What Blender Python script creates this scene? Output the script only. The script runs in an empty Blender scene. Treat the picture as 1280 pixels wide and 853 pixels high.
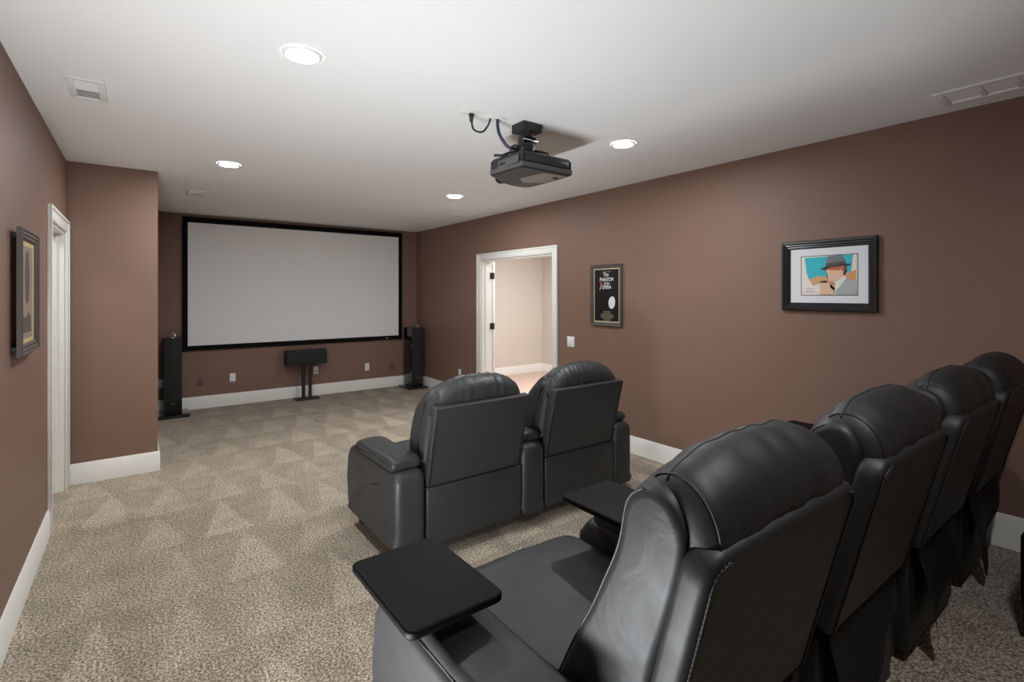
import bpy, bmesh, math, random
from mathutils import Vector, Matrix, noise
random.seed(7)
PI = math.pi
S = bpy.context.scene
COL = S.collection

# ------------------------------------------------------------------ camera
CAM_H, YAW, F_PX, HORIZON = 1.555, 0.641, 623.4, 368.2
cam_d = bpy.data.cameras.new('camera'); cam = bpy.data.objects.new('camera', cam_d); COL.objects.link(cam)
cam.location = (0, 0, CAM_H); cam.rotation_euler = (PI/2, 0, -YAW)
cam_d.sensor_width = 36; cam_d.lens = 36*F_PX/1280
cam_d.shift_y = -(HORIZON-426.5)/1280*-1
cam_d.clip_start = 0.02
S.camera = cam
# ------------------------------------------------------------------ world, exposure
w = bpy.data.worlds.new('world'); S.world = w; w.use_nodes = True
w.node_tree.nodes['Background'].inputs[0].default_value = (0.9, 0.95, 1, 1)
w.node_tree.nodes['Background'].inputs[1].default_value = 0.05
S.view_settings.view_transform = 'Standard'; S.view_settings.look = 'None'
S.view_settings.gamma = 1; S.view_settings.use_curve_mapping = False
S.view_settings.exposure = 0.27
CAN_STRENGTH = 415.0
CEIL_AIM = 2.64
# unseen strip light low by the left wall, added to brighten the ceiling
def area(name, loc, rot, sx, sy, power, col=(1, 1, 1)):
    l = bpy.data.lights.new(name, 'AREA'); l.shape = 'RECTANGLE'; l.size = sx; l.size_y = sy
    l.energy = power; l.color = col
    o = bpy.data.objects.new(name, l); COL.objects.link(o); o.location = loc; o.rotation_euler = rot
    return o
fill = area('ceiling_fill_light', (-0.36, 1.30, 0.20), (0, 0, 0), 1.5, 0.12, 60, (0.93, 0.97, 1.0))
zax = -(Vector((2.1, 2.9, CEIL_AIM)) - fill.location).normalized(); xax = Vector((0, 1, 0)); xax = (xax - zax*xax.dot(zax)).normalized(); yax = zax.cross(xax)
fill.rotation_euler = Matrix((xax, yax, zax)).transposed().to_euler()      # added fill strip, long side along the left wall
fill.data.spread = math.radians(127)
area('hall_lamp', (5.2, 5.6, 2.6), (0, 0, 0), 0.8, 0.8, 68, (0.97, 0.97, 1.0))
area('side_room_lamp', (-1.3, 4.6, 2.6), (0, 0, 0), 0.5, 0.5, 16, (1, 0.97, 0.92))

# ------------------------------------------------------------------ materials
def srgb(r, g, b):
    f = lambda c: (c/255/12.92) if c/255 <= .04045 else ((c/255+.055)/1.055)**2.4
    return (f(r), f(g), f(b), 1)
def mat(name, col, rough=0.5, metal=0.0, spec=0.5, coat=0.0):
    m = bpy.data.materials.new(name); m.use_nodes = True
    b = m.node_tree.nodes['Principled BSDF']
    b.inputs['Base Color'].default_value = col if len(col) == 4 else (*col, 1)
    b.inputs['Roughness'].default_value = rough; b.inputs['Metallic'].default_value = metal
    b.inputs['Specular IOR Level'].default_value = spec
    b.inputs['Coat Weight'].default_value = coat
    return m
def N(m, t, **kw):
    n = m.node_tree.nodes.new(t)
    for k, v in kw.items(): setattr(n, k, v)
    return n
def L(m, a, b): m.node_tree.links.new(a, b)
def objco(m, scale=(1, 1, 1), world=False):
    t = N(m, 'ShaderNodeNewGeometry') if world else N(m, 'ShaderNodeTexCoord')
    mp = N(m, 'ShaderNodeMapping'); mp.inputs['Scale'].default_value = scale
    L(m, t.outputs['Position' if world else 'Object'], mp.inputs['Vector'])
    return mp.outputs['Vector']
def bump(m, src, strength, dist, prev=None):
    b = N(m, 'ShaderNodeBump'); b.inputs['Strength'].default_value = strength; b.inputs['Distance'].default_value = dist
    L(m, src, b.inputs['Height'])
    if prev is not None: L(m, prev, b.inputs['Normal'])
    return b.outputs['Normal']
def pr(m): return m.node_tree.nodes['Principled BSDF']

def paint(name, col, rough, var=0.04, bumpy=0.12):
    m = mat(name, col, rough, spec=0.35)
    v = objco(m, world=True)
    n = N(m, 'ShaderNodeTexNoise'); n.inputs['Scale'].default_value = 1.3; n.inputs['Detail'].default_value = 3; L(m, v, n.inputs['Vector'])
    mx = N(m, 'ShaderNodeMix', data_type='RGBA'); mx.inputs['A'].default_value = tuple(c*(1-var) for c in col[:3])+(1,)
    mx.inputs['B'].default_value = tuple(min(1, c*(1+var)) for c in col[:3])+(1,)
    L(m, n.outputs['Fac'], mx.inputs['Factor']); L(m, mx.outputs['Result'], pr(m).inputs['Base Color'])
    n2 = N(m, 'ShaderNodeTexNoise'); n2.inputs['Scale'].default_value = 260; n2.inputs['Detail'].default_value = 2; L(m, v, n2.inputs['Vector'])
    L(m, bump(m, n2.outputs['Fac'], bumpy, 0.001), pr(m).inputs['Normal'])
    return m
M = {}
M['wall'] = paint('brown_wall_paint', (0.230, 0.138, 0.104, 1), 0.55)
M['ceiling'] = paint('white_ceiling_paint', (0.86, 0.86, 0.855, 1), 0.8, 0.015)
M['trim'] = paint('white_trim_paint', (0.83, 0.82, 0.77, 1), 0.35, 0.01, 0.03)
M['hall'] = paint('beige_hall_paint', (0.66, 0.60, 0.53, 1), 0.7)
M['hall_floor'] = paint('tan_hall_carpet', (0.62, 0.48, 0.40, 1), 0.9)
M['plastic_white'] = mat('white_plastic', (0.85, 0.85, 0.84), 0.35)
M['plastic_grey'] = mat('grey_plastic_slot', (0.35, 0.35, 0.35), 0.5)
M['vent'] = mat('white_enamel', (0.82, 0.82, 0.80), 0.4)
M['vent_backing'] = mat('grey_duct', (0.62, 0.62, 0.61), 0.8)  # plain grey backing behind the vent slats
M['vent_fine'] = mat('fine_white_grille', (0.92, 0.92, 0.90), 0.6)
M['metal_dark'] = mat('dark_bronze_metal', (0.05, 0.045, 0.045), 0.4, 0.6)
M['chrome'] = mat('chrome', (0.8, 0.8, 0.8), 0.15, 1)
M['screen'] = mat('matte_screen_white', (0.84, 0.835, 0.83), 0.9, spec=0.1)
M['velvet'] = mat('black_velvet', (0.008, 0.008, 0.008), 0.95, spec=0.1)
M['gloss_black'] = mat('black_gloss_lacquer', (0.010, 0.010, 0.011), 0.12, spec=0.6)
M['matte_black'] = mat('black_matte', (0.018, 0.018, 0.019), 0.6)
M['tray'] = mat('black_satin_tray', (0.002, 0.002, 0.002), 0.5, spec=0.08)
M['brown_plate'] = mat('brown_painted_plate', (0.13, 0.075, 0.055), 0.5)
def grille_mat():
    m = mat('speaker_grille_cloth', (0.016, 0.017, 0.018), 0.8)
    v = objco(m, (1, 1, 1))
    n = N(m, 'ShaderNodeTexNoise'); n.inputs['Scale'].default_value = 500; L(m, v, n.inputs['Vector'])
    L(m, bump(m, n.outputs['Fac'], 0.3, 0.001), pr(m).inputs['Normal'])
    return m
M['grille'] = grille_mat()
def leather(name, col, rough):
    m = mat(name, col, rough, spec=0.45)
    v = objco(m, world=True)
    a = N(m, 'ShaderNodeTexVoronoi'); a.inputs['Scale'].default_value = 420; L(m, v, a.inputs['Vector'])
    b = N(m, 'ShaderNodeTexNoise'); b.inputs['Scale'].default_value = 9; b.inputs['Detail'].default_value = 5; b.inputs['Distortion'].default_value = 1.2; L(m, v, b.inputs['Vector'])
    n1 = bump(m, b.outputs['Fac'], 0.2, 0.010)
    n2 = bump(m, a.outputs['Distance'], 0.10, 0.0008, n1)
    L(m, n2, pr(m).inputs['Normal'])
    r = N(m, 'ShaderNodeMapRange'); r.inputs['To Min'].default_value = rough-.06; r.inputs['To Max'].default_value = rough+.1
    L(m, b.outputs['Fac'], r.inputs['Value']); L(m, r.outputs['Result'], pr(m).inputs['Roughness'])
    return m
M['leather'] = leather('black_leather', (0.0125, 0.0125, 0.013, 1), 0.52)
M['leather_front'] = leather('charcoal_leather', (0.028, 0.029, 0.030, 1), 0.45)
M['piping'] = mat('black_piping', (0.012, 0.012, 0.012), 0.5)
M['thread'] = mat('grey_stitching', (0.06, 0.06, 0.06), 0.7)
def carpet():
    m = mat('taupe_carpet', (0.3, 0.25, 0.2, 1), 1.0, spec=0.05)
    v = objco(m, world=True)
    # tufts
    f = N(m, 'ShaderNodeTexNoise'); f.inputs['Scale'].default_value = 95; f.inputs['Detail'].default_value = 3; f.inputs['Roughness'].default_value = 0.7; L(m, v, f.inputs['Vector'])
    ramp = N(m, 'ShaderNodeValToRGB'); L(m, f.outputs['Fac'], ramp.inputs['Fac'])
    e = ramp.color_ramp.elements
    e[0].position = 0.39; e[0].color = (0.115, 0.088, 0.061, 1)
    e[1].position = 0.61; e[1].color = (0.62, 0.535, 0.42, 1)
    k = e.new(0.5); k.color = (0.31, 0.256, 0.193, 1)
    # vacuum strokes: rows of triangles of pile brushed the other way
    d = N(m, 'ShaderNodeTexNoise'); d.inputs['Scale'].default_value = 0.9; L(m, v, d.inputs['Vector'])
    sp = N(m, 'ShaderNodeSeparateXYZ'); L(m, v, sp.inputs[0])
    def ma(op, a, b=None, c=None):
        n = N(m, 'ShaderNodeMath', operation=op)
        for i, q in enumerate((a, b, c)):
            if q is None: continue
            if isinstance(q, (int, float)): n.inputs[i].default_value = q
            else: L(m, q, n.inputs[i])
        return n.outputs[0]
    wob = ma('MULTIPLY', ma('SUBTRACT', d.outputs['Fac'], 0.5), 0.5)
    vv = ma('ADD', ma('DIVIDE', sp.outputs['Y'], 0.62), wob)
    uu = ma('ADD', ma('ADD', ma('DIVIDE', sp.outputs['X'], 0.36), wob), ma('FRACT', ma('MULTIPLY', ma('SINE', ma('MULTIPLY', ma('FLOOR', vv), 12.9)), 43.7)))
    tri = ma('MULTIPLY', ma('ABSOLUTE', ma('SUBTRACT', ma('FRACT', uu), 0.5)), 2)
    diff = ma('SUBTRACT', ma('MULTIPLY_ADD', tri, 1.25, -0.3), ma('FRACT', vv))
    step = N(m, 'ShaderNodeMapRange'); step.inputs['From Min'].default_value = -.07; step.inputs['From Max'].default_value = .07; L(m, diff, step.inputs['Value'])
    cell = N(m, 'ShaderNodeCombineXYZ'); L(m, ma('ROUND', uu), cell.inputs[0]); L(m, ma('FLOOR', vv), cell.inputs[1])
    wn = N(m, 'ShaderNodeTexWhiteNoise', noise_dimensions='2D'); L(m, cell.outputs[0], wn.inputs['Vector'])
    # strokes fade in and out
    big = N(m, 'ShaderNodeTexNoise'); big.inputs['Scale'].default_value = 0.8; L(m, v, big.inputs['Vector'])
    fade = N(m, 'ShaderNodeMapRange'); fade.inputs['From Min'].default_value = .35; fade.inputs['From Max'].default_value = .65
    fade.inputs['To Min'].default_value = 0.12; fade.inputs['To Max'].default_value = 0.32; L(m, big.outputs['Fac'], fade.inputs['Value'])
    # walked-over pile: loose blotches
    bl = N(m, 'ShaderNodeTexNoise'); bl.inputs['Scale'].default_value = 5.5; bl.inputs['Detail'].default_value = 4; L(m, v, bl.inputs['Vector'])
    blot = ma('MULTIPLY', ma('SUBTRACT', bl.outputs['Fac'], 0.5), 0.65)
    k2 = ma('ADD', ma('ADD', 1.0, blot), ma('MULTIPLY', ma('MULTIPLY', ma('SUBTRACT', step.outputs['Result'], 0.4), fade.outputs['Result']), ma('ADD', wn.outputs['Value'], 0.45)))
    sc = N(m, 'ShaderNodeVectorMath', operation='SCALE'); L(m, ramp.outputs['Color'], sc.inputs[0]); L(m, k2, sc.inputs['Scale'])
    L(m, sc.outputs[0], pr(m).inputs['Base Color'])
    L(m, bump(m, f.outputs['Fac'], 0.5, 0.012), pr(m).inputs['Normal'])
    pr(m).inputs['Sheen Weight'].default_value = 0.15
    return m
M['carpet'] = carpet()
def emit(name, col, st):
    m = bpy.data.materials.new(name); m.use_nodes = True; nt = m.node_tree; nt.nodes.clear()
    e = nt.nodes.new('ShaderNodeEmission'); e.inputs[0].default_value = (*col, 1); e.inputs[1].default_value = st
    o = nt.nodes.new('ShaderNodeOutputMaterial'); nt.links.new(e.outputs[0], o.inputs[0]); return m
M['lamp'] = emit('led_diffuser', (0.93, 0.968, 1.0), CAN_STRENGTH)
def frame_mat(name, col, rough=0.35):
    m = mat(name, col, rough)
    v = objco(m, (1, 1, 1)); n = N(m, 'ShaderNodeTexNoise'); n.inputs['Scale'].default_value = 60; L(m, v, n.inputs['Vector'])
    L(m, bump(m, n.outputs['Fac'], 0.15, 0.001), pr(m).inputs['Normal'])
    return m

# ------------------------------------------------------------------ mesh helpers
def obj(name, bm, m, parent=None, smooth=True, auto=None):
    me = bpy.data.meshes.new(name)
    bmesh.ops.recalc_face_normals(bm, faces=bm.faces[:])
    bm.to_mesh(me); bm.free()
    me.materials.append(M[m] if isinstance(m, str) else m)
    if smooth:
        for p in me.polygons: p.use_smooth = True
        if auto is not None: me.set_sharp_from_angle(angle=math.radians(auto))
    o = bpy.data.objects.new(name, me); COL.objects.link(o)
    if parent is not None: o.parent = parent
    return o
def tag(o, label=None, cat=None, group=None, kind=None):
    if label: o['label'] = label
    if cat: o['category'] = cat
    if group: o['group'] = group
    if kind: o['kind'] = kind
    return o
def thing(name, label, cat, loc=(0, 0, 0), rz=0, group=None):
    o = bpy.data.objects.new(name, None); COL.objects.link(o); o.empty_display_size = .1
    o.location = loc; o.rotation_euler = (0, 0, rz)
    return tag(o, label, cat, group)
def box(bm, x0, x1, y0, y1, z0, z1, r=0, seg=2):
    res = bmesh.ops.create_cube(bm, size=1)
    vs = res['verts']
    for v in vs:
        v.co = Vector(((x0+x1)/2+v.co.x*(x1-x0), (y0+y1)/2+v.co.y*(y1-y0), (z0+z1)/2+v.co.z*(z1-z0)))
    if r > 0:
        es = {e for v in vs for e in v.link_edges}
        bmesh.ops.bevel(bm, geom=list(es), offset=r, segments=seg, profile=0.5, affect='EDGES')
    return bm
def nb(*a, **k): return box(bmesh.new(), *a, **k)
def bx(name, m, parent, x0, x1, y0, y1, z0, z1, r=0, seg=2):
    return obj(name, nb(x0, x1, y0, y1, z0, z1, r, seg), m, parent, True, 40)
def cyl(bm, p0, p1, r0, r1=None, n=20):
    r1 = r0 if r1 is None else r1
    p0, p1 = Vector(p0), Vector(p1); d = (p1-p0); q = d.to_track_quat('Z', 'Y')
    A = [bm.verts.new(p0+q @ Vector((r0*math.cos(2*PI*i/n), r0*math.sin(2*PI*i/n), 0))) for i in range(n)]
    B = [bm.verts.new(p1+q @ Vector((r1*math.cos(2*PI*i/n), r1*math.sin(2*PI*i/n), 0))) for i in range(n)]
    for i in range(n): bm.faces.new((A[i], A[(i+1) % n], B[(i+1) % n], B[i]))
    bm.faces.new(A[::-1]); bm.faces.new(B)
    return bm
def catmull(pts, n, closed=True):
    out = []; m = len(pts); segs = m if closed else m-1
    P = [Vector(p) for p in pts]
    per = max(1, n//segs)
    for i in range(segs):
        if closed: a, b, c, d = P[i-1], P[i], P[(i+1) % m], P[(i+2) % m]
        else: a, b, c, d = P[max(i-1, 0)], P[i], P[i+1], P[min(i+2, m-1)]
        for k in range(per):
            t = k/per
            out.append(0.5*((2*b)+(c-a)*t+(2*a-5*b+4*c-d)*t*t+(3*b-a-3*c+d)*t**3))
    if not closed: out.append(P[-1])
    return out
def tube(bm, pts, r, n=8, smooth=0):
    P = catmull(pts, smooth, False) if smooth else [Vector(p) for p in pts]
    rings = []; up = None
    for i, p in enumerate(P):
        t = (P[min(i+1, len(P)-1)]-P[max(i-1, 0)]).normalized()
        if up is None: up = Vector((0, 0, 1)) if abs(t.z) < .9 else Vector((1, 0, 0))
        s = t.cross(up).normalized(); up = s.cross(t).normalized()
        rings.append([bm.verts.new(p+r*(math.cos(2*PI*k/n)*s+math.sin(2*PI*k/n)*up)) for k in range(n)])
    for a, b in zip(rings, rings[1:]):
        for k in range(n): bm.faces.new((a[k], a[(k+1) % n], b[(k+1) % n], b[k]))
    bm.faces.new(rings[0][::-1]); bm.faces.new(rings[-1])
    return bm
def lathe(bm, prof, c=(0, 0, 0), n=32):
    c = Vector(c); rings = []
    for r, z in prof:
        rings.append([bm.verts.new(c+Vector((r*math.cos(2*PI*k/n), r*math.sin(2*PI*k/n), z))) for k in range(n)])
    for a, b in zip(rings, rings[1:]):
        for k in range(n): bm.faces.new((a[k], a[(k+1) % n], b[(k+1) % n], b[k]))
    return bm
def loft(prof, hw, r, nx=20, n=72, disp=None, cx=0.0, smooth=True, rec=None):
    """pillow: a closed side profile (y, z) swept over x in [-hw, hw], ends rounded with radius r"""
    P = catmull([(a, b, 0) for a, b in prof], n) if smooth else [Vector((a, b, 0)) for a, b in prof]
    m = len(P)
    ar = sum(P[i].x*P[(i+1) % m].y-P[(i+1) % m].x*P[i].y for i in range(m))
    sgn = 1 if ar > 0 else -1
    nrm = []
    for i in range(m):
        t = (P[(i+1) % m]-P[i-1]).normalized(); nrm.append(Vector((t.y*sgn, -t.x*sgn, 0)))
    st = []
    for k in range(5):
        a = (PI/2)*(k/5)
        st.append((-hw+r*(1-math.sin(a)), r*(1-math.cos(PI/2-a))))
    st = [(-hw+r*(1-math.cos(PI/2*k/5)), r*(1-math.sin(PI/2*k/5))) for k in range(5)]
    mid = [(-hw+r+(2*hw-2*r)*k/nx, 0.0) for k in range(nx+1)]
    st = st+mid+[(-x, i) for x, i in st[::-1]]
    bm = bmesh.new(); rings = []
    for x, ins in st:
        ring = []
        for i in range(m):
            p = P[i]-nrm[i]*ins
            y, z = p.x, p.y
            if disp:
                dy, dz = disp(x/hw, i/m, y, z, nrm[i]); y += dy; z += dz
            ring.append(bm.verts.new((cx+x, y, z)))
        rings.append(ring)
    for a, b in zip(rings, rings[1:]):
        for i in range(m): bm.faces.new((a[i], a[(i+1) % m], b[(i+1) % m], b[i]))
    if rec is not None: rec.extend([[v.co.copy() for v in ring] for ring in rings])
    for ring in (rings[0], rings[-1]):
        c = Vector((0, 0, 0))
        for v in ring: c += v.co
        c /= m; cv = bm.verts.new(c)
        for i in range(m): bm.faces.new((ring[i], ring[(i+1) % m], cv))
    return bm
def rrect(w0, w1, h0, h1, r, n=6, rb=None):
    rb = r if rb is None else rb
    out = []
    for (cx, cy, a0, rr) in ((w1-r, h1-r, 0, r), (w0+r, h1-r, PI/2, r), (w0+rb, h0+rb, PI, rb), (w1-rb, h0+rb, 1.5*PI, rb)):
        for k in range(n+1):
            a = a0+PI/2*k/n; out.append((cx+rr*math.cos(a), cy+rr*math.sin(a)))
    return out
def slab(outline, t, er, mtx=None, seg=3, bulge=0.0):
    """outline (u, v) in local x/z; thickness t along +y from 0; rounded edges er"""
    bm = bmesh.new(); m = len(outline); O = [Vector((u, 0, v)) for u, v in outline]
    cen = sum(O, Vector((0, 0, 0)))/m
    ar = sum(O[i].x*O[(i+1) % m].z-O[(i+1) % m].x*O[i].z for i in range(m)); sg = 1 if ar > 0 else -1
    nr = []
    for i in range(m):
        d = (O[(i+1) % m]-O[i-1]).normalized(); nr.append(Vector((d.z*sg, 0, -d.x*sg)))
    lev = [(er*(1-math.cos(PI/2*k/seg)), er*(1-math.sin(PI/2*k/seg))) for k in range(seg+1)] if er > 0 else [(0, 0)]
    lev = lev+[(t-y, i) for y, i in lev[::-1]]
    rings = [[bm.verts.new(O[i]-nr[i]*ins+Vector((0, y, 0))) for i in range(m)] for y, ins in lev]
    for a, b in zip(rings, rings[1:]):
        for i in range(m): bm.faces.new((a[i], a[(i+1) % m], b[(i+1) % m], b[i]))
    for ring, y, s in ((rings[0], 0, -1), (rings[-1], t, 1)):
        if bulge and s == -1:
            prev = ring
            for f in (0.85, 0.6, 0.3):
                cur = [bm.verts.new(cen+(v.co-Vector((0, y, 0))-cen)*f+Vector((0, y-bulge*(1-f*f), 0))) for v in ring]
                for i in range(m): bm.faces.new((prev[i], prev[(i+1) % m], cur[(i+1) % m], cur[i]))
                prev = cur
            bm.faces.new(prev)
        else:
            f_ = bm.faces.new(ring); f_.normal_update()
            inn = bmesh.ops.inset_individual(bm, faces=[f_], thickness=.004)
    if mtx is not None: bm.transform(mtx)
    return bm

# ------------------------------------------------------------------ the room
XR, YB, XL, YJ, XJ, CH = 3.868, 7.97, -0.479, 5.402, 0.127, 2.64
YN = -1.7                     # wall behind the camera
RZ, RY = 0.145, 1.56          # riser under the back row: height and front edge
WT = 0.165                    # wall thickness
DR0, DR1, DRH = 4.385, 5.91, 2.035    # opening in the right wall
DL0, DL1, DLH = 4.45, 5.285, 2.05     # opening in the left wall
def struct(name, bm, m, parent=None):
    o = obj(name, bm, m, parent, True, 30)
    if parent is None: o['kind'] = 'structure'
    return o
fl = struct('floor', nb(XL-.12, XR+WT, YN, YB+.02, -0.1, 0), 'carpet')
ri = struct('floor_riser', nb(XL+.001, XR-.001, YN+.001, RY, 0, RZ, 0.012, 3), 'carpet')
struct('ceiling', nb(XL-.2, XR+.2, YN-.1, YB+.1, CH, CH+.1), 'ceiling')
struct('wall_back', nb(XJ, XR+WT, YB, YB+.12, -.1, CH), 'wall')
b = nb(XR, XR+WT, YN, DR0, -.1, CH); box(b, XR, XR+WT, DR1, YB, -.1, CH); box(b, XR, XR+WT, DR0, DR1, DRH, CH)
struct('wall_right', b, 'wall')
b = nb(XL-.12, XL, YN, DL0, -.1, CH); box(b, XL-.12, XL, DL1, YJ, -.1, CH); box(b, XL-.12, XL, DL0, DL1, DLH, CH)
struct('wall_left', b, 'wall')
struct('wall_return', nb(XL-.12, XJ, YJ, YB+.12, -.1, CH), 'wall')
struct('wall_rear', nb(XL-.12, XR+WT, YN-.12, YN, -.1, CH), 'wall')

def baseboard(name, p0, p1, nrm, z0=0.0, h=0.168, t=0.016):
    p0, p1, nrm = Vector((*p0, 0)), Vector((*p1, 0)), Vector((*nrm, 0))
    prof = [(0.0005, 0), (t, 0), (t, h-.03), (t*.72, h-.022), (t*.66, h-.008), (t*.35, h), (0.0005, h)]
    bm = bmesh.new(); A = []; B = []
    for o, z in prof:
        A.append(bm.verts.new(p0+nrm*o+Vector((0, 0, z0+z+.0005)))); B.append(bm.verts.new(p1+nrm*o+Vector((0, 0, z0+z+.0005))))
    n = len(prof)
    for i in range(n): bm.faces.new((A[i], A[(i+1) % n], B[(i+1) % n], B[i]))
    bm.faces.new(A); bm.faces.new(B[::-1])
    return struct(name, bm, 'trim')
CW = 0.092
baseboard('baseboard_back', (XJ+.017, YB), (XR-.017, YB), (0, -1))
baseboard('baseboard_right', (XR, YB), (XR, DR1+CW), (-1, 0))
baseboard('baseboard_right', (XR, DR0-CW), (XR, RY+.002), (-1, 0))
baseboard('baseboard_right', (XR, RY), (XR, YN+.002), (-1, 0), RZ, 0.185)
baseboard('baseboard_left', (XL, RY+.002), (XL, DL0-CW), (1, 0), 0, 0.165)
baseboard('baseboard_left', (XL, YN+.002), (XL, RY), (1, 0), RZ)
baseboard('baseboard_return', (XL+.022, YJ), (XJ+.016, YJ), (0, -1), 0, 0.17)
baseboard('baseboard_return', (XJ, YJ+.0005), (XJ, YB-.017), (1, 0), 0, 0.17)

# doorways --------------------------------------------------------
def doorway(name, xw, side, y0, y1, h, depth, label):
    """side: +1 when the room lies towards +X of the wall face"""
    d = bpy.data.objects.new(name, None); COL.objects.link(d); d.location = (xw, (y0+y1)/2, 0); d['kind'] = 'structure'; d['label'] = label
    yc = (y0+y1)/2
    def X(a, b_): return (min(side*a, side*b_), max(side*a, side*b_))
    for (a, c, nm) in ((y0-CW, y0, 'casing'), (y1, y1+CW, 'casing')):
        x = X(0.0005, 0.018); bx(nm, 'trim', d, x[0], x[1], a-yc, c-yc, 0.001, h+CW, .003)
        x2 = X(0.0185, 0.026)
        o_ = (a, a+.022) if a < y0 else (c-.022, c)
        bx('casing_band', 'trim', d, x2[0], x2[1], o_[0]-yc, o_[1]-yc, 0.001, h+CW, .003)
    x = X(0.0005, 0.018); bx('head_casing', 'trim', d, x[0], x[1], y0-yc+.0005, y1-yc-.0005, h, h+CW, .003)
    x2 = X(0.0185, 0.026); bx('casing_band', 'trim', d, x2[0], x2[1], y0-yc-CW+.0225, y1-yc+CW-.0225, h+CW-.022, h+CW, .003)
    xj = X(0.0, -depth)
    bx('jamb', 'trim', d, xj[0], xj[1], y1-yc-.018, y1-yc-.0005, 0.001, h-.0005)
    bx('jamb', 'trim', d, xj[0], xj[1], y0-yc+.0005, y0-yc+.018, 0.001, h-.0005)
    bx('head_jamb', 'trim', d, xj[0], xj[1], y0-yc+.0185, y1-yc-.0185, h-.018, h-.0005)
    xs = X(-depth*.35, -depth*.35-.03)
    bx('door_stop', 'trim', d, xs[0], xs[1], y1-yc-.03, y1-yc-.0185, 0.001, h-.019)
    return d
d2 = doorway('door_2', XR, -1, DR0, DR1, DRH, WT+.005, 'white cased opening to the beige hall, door leaf folded back')
ly = DR1-(DR0+DR1)/2
leaf = bx('door_leaf', 'trim', d2, WT+.020, WT+.058, ly-.016, ly+.74, 0.012, DRH-.02, .002)
for z in (0.30, 1.10, 1.82):
    h_ = bmesh.new(); cyl(h_, (WT+.008, ly-.028, z-.045), (WT+.008, ly-.028, z+.045), .009, n=12)
    box(h_, WT-.03, WT+.006, ly-.0225, ly-.0195, z-.045, z+.045)
    box(h_, WT+.020, WT+.050, ly-.019, ly-.0165, z-.045, z+.045)
    hh = obj('hinge', h_, 'metal_dark', d2, True, 40)
d1 = doorway('door_1', XL, 1, DL0, DL1, DLH, .125, 'white cased doorway beside the brown return wall')
ly = DL1-(DL0+DL1)/2
bx('door_leaf', 'trim', d1, -.95, -.14, ly-.04, ly-.002, .012, DLH-.02, .002)
for z in (0.3, 1.1, 1.8):
    h_ = bmesh.new(); cyl(h_, (-.133, ly-.035, z-.045), (-.133, ly-.035, z+.045), .007, n=10); obj('hinge', h_, 'metal_dark', d1)
# the hall behind the right opening and the room behind the left one
struct('hall_floor', nb(XR+WT, 6.7, 3.0, 7.9, -.1, -.002), 'hall_floor')
struct('hall_wall', nb(XR+WT, 6.7, 7.76, 7.9, -.1, CH), 'hall')
struct('hall_side_wall', nb(6.55, 6.7, 3.0, 7.76, -.1, CH), 'hall')
struct('hall_near_wall', nb(XR+WT, 6.7, 2.9, 3.0, -.1, CH), 'hall')
struct('hall_ceiling', nb(XR+WT, 6.7, 2.9, 7.9, CH, CH+.1), 'ceiling')
baseboard('baseboard_hall', (XR+WT, 7.76), (6.55, 7.76), (0, -1), -.002, .16)
baseboard('baseboard_hall', (6.55, 7.744), (6.55, 3.0), (-1, 0), -.002, .16)
struct('side_room_floor', nb(-2.4, XL-.12, 3.2, 5.9, -.1, -.002), 'carpet')
struct('side_room_ceiling', nb(-2.4, XL-.2, 3.2, 5.9, CH, CH+.1), 'ceiling')
struct('side_room_wall', nb(-2.5, -2.4, 3.2, 5.9, -.1, CH), 'hall')
b = nb(-2.4, XL-.12, 5.9, 6.0, -.1, CH); box(b, -2.4, XL-.12, 3.1, 3.2, -.1, CH); struct('side_room_wall', b, 'hall')

# ------------------------------------------------------------------ recliners
def wrinkle(v, sc, amp, seed=0):
    return amp*(noise.noise(Vector((v[0]*sc+seed, v[1]*sc, v[2]*sc*0.6))))
def dashes(bm, P, step=.011, ln=.006, r=.0012):
    acc = 0
    for a, c in zip(P, P[1:]):
        a, c = Vector(a), Vector(c); d = (c-a).length
        if d < 1e-6: continue
        t = (c-a)/d; s = (step-acc) if acc else 0
        while s < d-ln:
            p = a+t*s
            u = Vector((1, 0, 0)) if abs(t.x) < .8 else Vector((0, 1, 0))
            s1 = t.cross(u).normalized()*r; s2 = t.cross(s1).normalized()*r
            q = [bm.verts.new(p+o) for o in (s1, s2, -s1, -s2)]; q2 = [bm.verts.new(p+t*ln+o) for o in (s1, s2, -s1, -s2)]
            for i in range(4): bm.faces.new((q[i], q[(i+1) % 4], q2[(i+1) % 4], q2[i]))
            s += step
        acc = 0

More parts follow.
